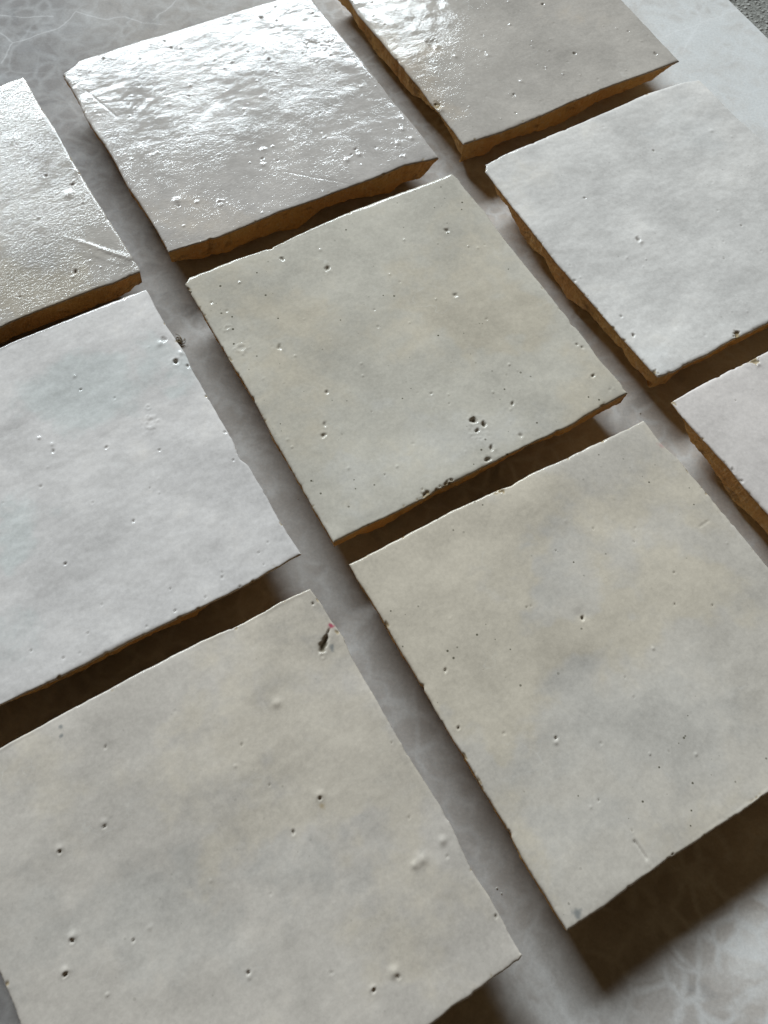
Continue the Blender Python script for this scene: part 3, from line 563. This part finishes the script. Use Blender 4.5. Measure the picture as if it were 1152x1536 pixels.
    # sides that turn away take over the depth of their neighbour at the corner
    for k, e in enumerate('BRTL'):
        if e in T['under']: continue
        mk = np.where(side == k)[0]
        prv, nxt = (k-1) % 4, (k+1) % 4
        ln = T['w'] if e in 'BT' else T['h']
        s_ = np.linspace(0, 1, len(mk)); sl_ = (s_len[mk]-s_len[mk[0]])
        tot = sl_[-1]
        if 'BRTL'[prv] in T['under']:
            a_ = np.exp(-(sl_/7.0)**2); dep[mk] = dep[mk]*(1-a_)+dep[np.where(side == prv)[0][-1]]*a_
        if 'BRTL'[nxt] in T['under']:
            a_ = np.exp(-((tot-sl_)/7.0)**2); dep[mk] = dep[mk]*(1-a_)+dep[np.where(side == nxt)[0][0]]*a_
    kern5 = np.ones(5)/5
    dep = np.convolve(np.concatenate([dep[-2:], dep, dep[:2]]), kern5, 'valid')
    zt = rim_low+0.05
    zb = np.clip(THICK-dep, 0.5, None); zb = np.minimum(zb, zt-0.15)
    rows = []
    inward = 0.10+0*dep
    for r_, fr in enumerate(np.linspace(0, 1, 9)):
        z = zt+(zb-zt)*fr
        rough_n = 0.26*fbm(s_len/3.0, z/2.0+seed, seed+90, 3)+0.16*fbm(s_len/0.9, z/0.8+seed, seed+92, 2)+0.30*perlin(s_len/9.0, z/6.0, seed+94)
        off = 0.13+0.07*(zt-z)-rough_n*min(1, fr*3+0.2)
        rows.append((off, z))
    off_b = rows[-1][0]
    for fr in (0.12, 0.3, 0.5, 0.72, 0.9, 1.0):
        z = zb*(1-fr)+0.15*fr
        dz_ = zb-z
        rough_n = 0.5*fbm(s_len/4.0, z/3.0+seed, seed+97, 3)
        off = off_b+dz_*np.where(side == 2, 1.7, 1.3)+0.25*smooth01(fr*6)-rough_n*smooth01(fr*3)
        rows.append((off, z))
    bc = []
    # inward offsets follow the local outline; corners pull to the centre
    cdir = -top[:, :2]/np.linalg.norm(top[:, :2], axis=1)[:, None]
    for off, z in rows:
        xy = top[:, :2]-nrm*np.minimum(off, 1.5)[:, None]
        rest = np.clip(off-1.5, 0, None)
        # remaining inset scales the outline so that neighbouring corners never cross
        xy = xy*(1-rest/50.0)[:, None]
        bc.append(np.column_stack([xy, z]))
    R_ = len(bc)
    bco = np.concatenate(bc+[np.array([[0, 0, 0.15]])])
    bq = [strip(r*n+np.arange(n), (r+1)*n+np.arange(n)) for r in range(R_-1)]
    lastr = (R_-1)*n+np.arange(n)
    cidx = R_*n
    cap = np.stack([np.full(n, cidx), np.roll(lastr, -1), lastr, lastr], -1)
    tri = np.stack([np.full(n, cidx), np.roll(lastr, -1), lastr], -1)
    qs = np.concatenate(bq)
    tris = np.concatenate([qs[:, [0, 1, 2]], qs[:, [0, 2, 3]], tri])
    mesh_object('clay_body', bco, tris, CLAY, root, smooth=False)
    return root

for idx, key in enumerate(ORDER):
    build_tile(key, idx)

# ---------------------------------------------------------------- small stuff on the slab
def tube(pts, rad, sides=5):
    pts = np.array(pts, float); n = len(pts)
    tan = np.gradient(pts, axis=0); tan /= np.linalg.norm(tan, axis=1)[:, None]
    ref = np.array([0.3, 0.2, 1.0])
    a = np.cross(tan, ref); a /= np.linalg.norm(a, axis=1)[:, None]
    b = np.cross(tan, a)
    co = []
    for k in range(sides):
        ph = 2*np.pi*k/sides
        co.append(pts+rad*(np.cos(ph)*a+np.sin(ph)*b))
    co = np.concatenate(co)
    f = []
    for k in range(sides):
        k2 = (k+1) % sides
        for i_ in range(n-1): f.append((k*n+i_, k2*n+i_, k2*n+i_+1, k*n+i_+1))
    return co, np.array(f)

def fibres(name, curves, rad, mat, label, cat):
    cs, fs, o_ = [], [], 0
    for c in curves:
        a, b = tube(c, rad); cs.append(a); fs.append(b+o_); o_ += len(a)
    ob = mesh_object(name, np.concatenate(cs), np.concatenate(fs), mat)
    return tag(ob, label, cat)

rng = np.random.RandomState(5)
FIB = plain_material('dry_fibre', (0.16, 0.11, 0.05), 0.8)
cv = []
for k in range(22):
    a = rng.rand()*6.28; L = 0.8+rng.rand()*1.6; t = np.linspace(0, 1, 7)
    bx = TUFT[0]+rng.randn()*0.5; by = TUFT[1]+rng.randn()*0.6
    cv.append(np.stack([bx+np.cos(a+t*1.5)*L*t, by+np.sin(a+t*1.2)*L*t, 0.15+t*(1-t)*2.5*rng.rand()+rng.rand()*0.8*t], 1))
fibres('dust_tuft', cv, 0.09, FIB, 'small brown tuft of fibres on the slab beside the bluish white tile', 'fibre')

def crumb(name, x, y, r, seed, mat, label):
    rg = np.random.RandomState(seed)
    co = []; f = []
    nlat, nlon = 5, 7
    for i_ in range(nlat+1):
        th = np.pi*i_/nlat
        for j in range(nlon):
            ph = 2*np.pi*j/nlon
            q = r*(0.7+0.5*rg.rand())
            co.append((x+q*np.sin(th)*np.cos(ph), y+q*np.sin(th)*np.sin(ph), max(0.02, 0.6*r+0.6*q*np.cos(th))))
    for i_ in range(nlat):
        for j in range(nlon):
            a = i_*nlon+j; b = i_*nlon+(j+1) % nlon
            f.append((a, a+nlon, b+nlon, b))
    o = mesh_object(name, co, f, mat, smooth=False)
    return tag(o, label, 'crumb')
CR = plain_material('glaze_crumb', (0.55, 0.53, 0.48), 0.5)
CRL = ('larger of two pale glaze crumbs by the right edge of the cracked beige tile',
       'smaller of two pale glaze crumbs by the right edge of the cracked beige tile',
       'tiny pale crumb on the slab left of the centre tile',
       'tiny pale crumb on the slab at the crossing right of the centre tile')
for k, (cx_, cy_) in enumerate((CRUMB2, CRUMB1, CRUMB3, CRUMB4)):
    o = crumb('glaze_crumb', cx_, cy_, (0.24, 0.18, 0.18, 0.2)[k], 3+k, CR, CRL[k])
    tag(o, group='glaze crumbs in the gaps')
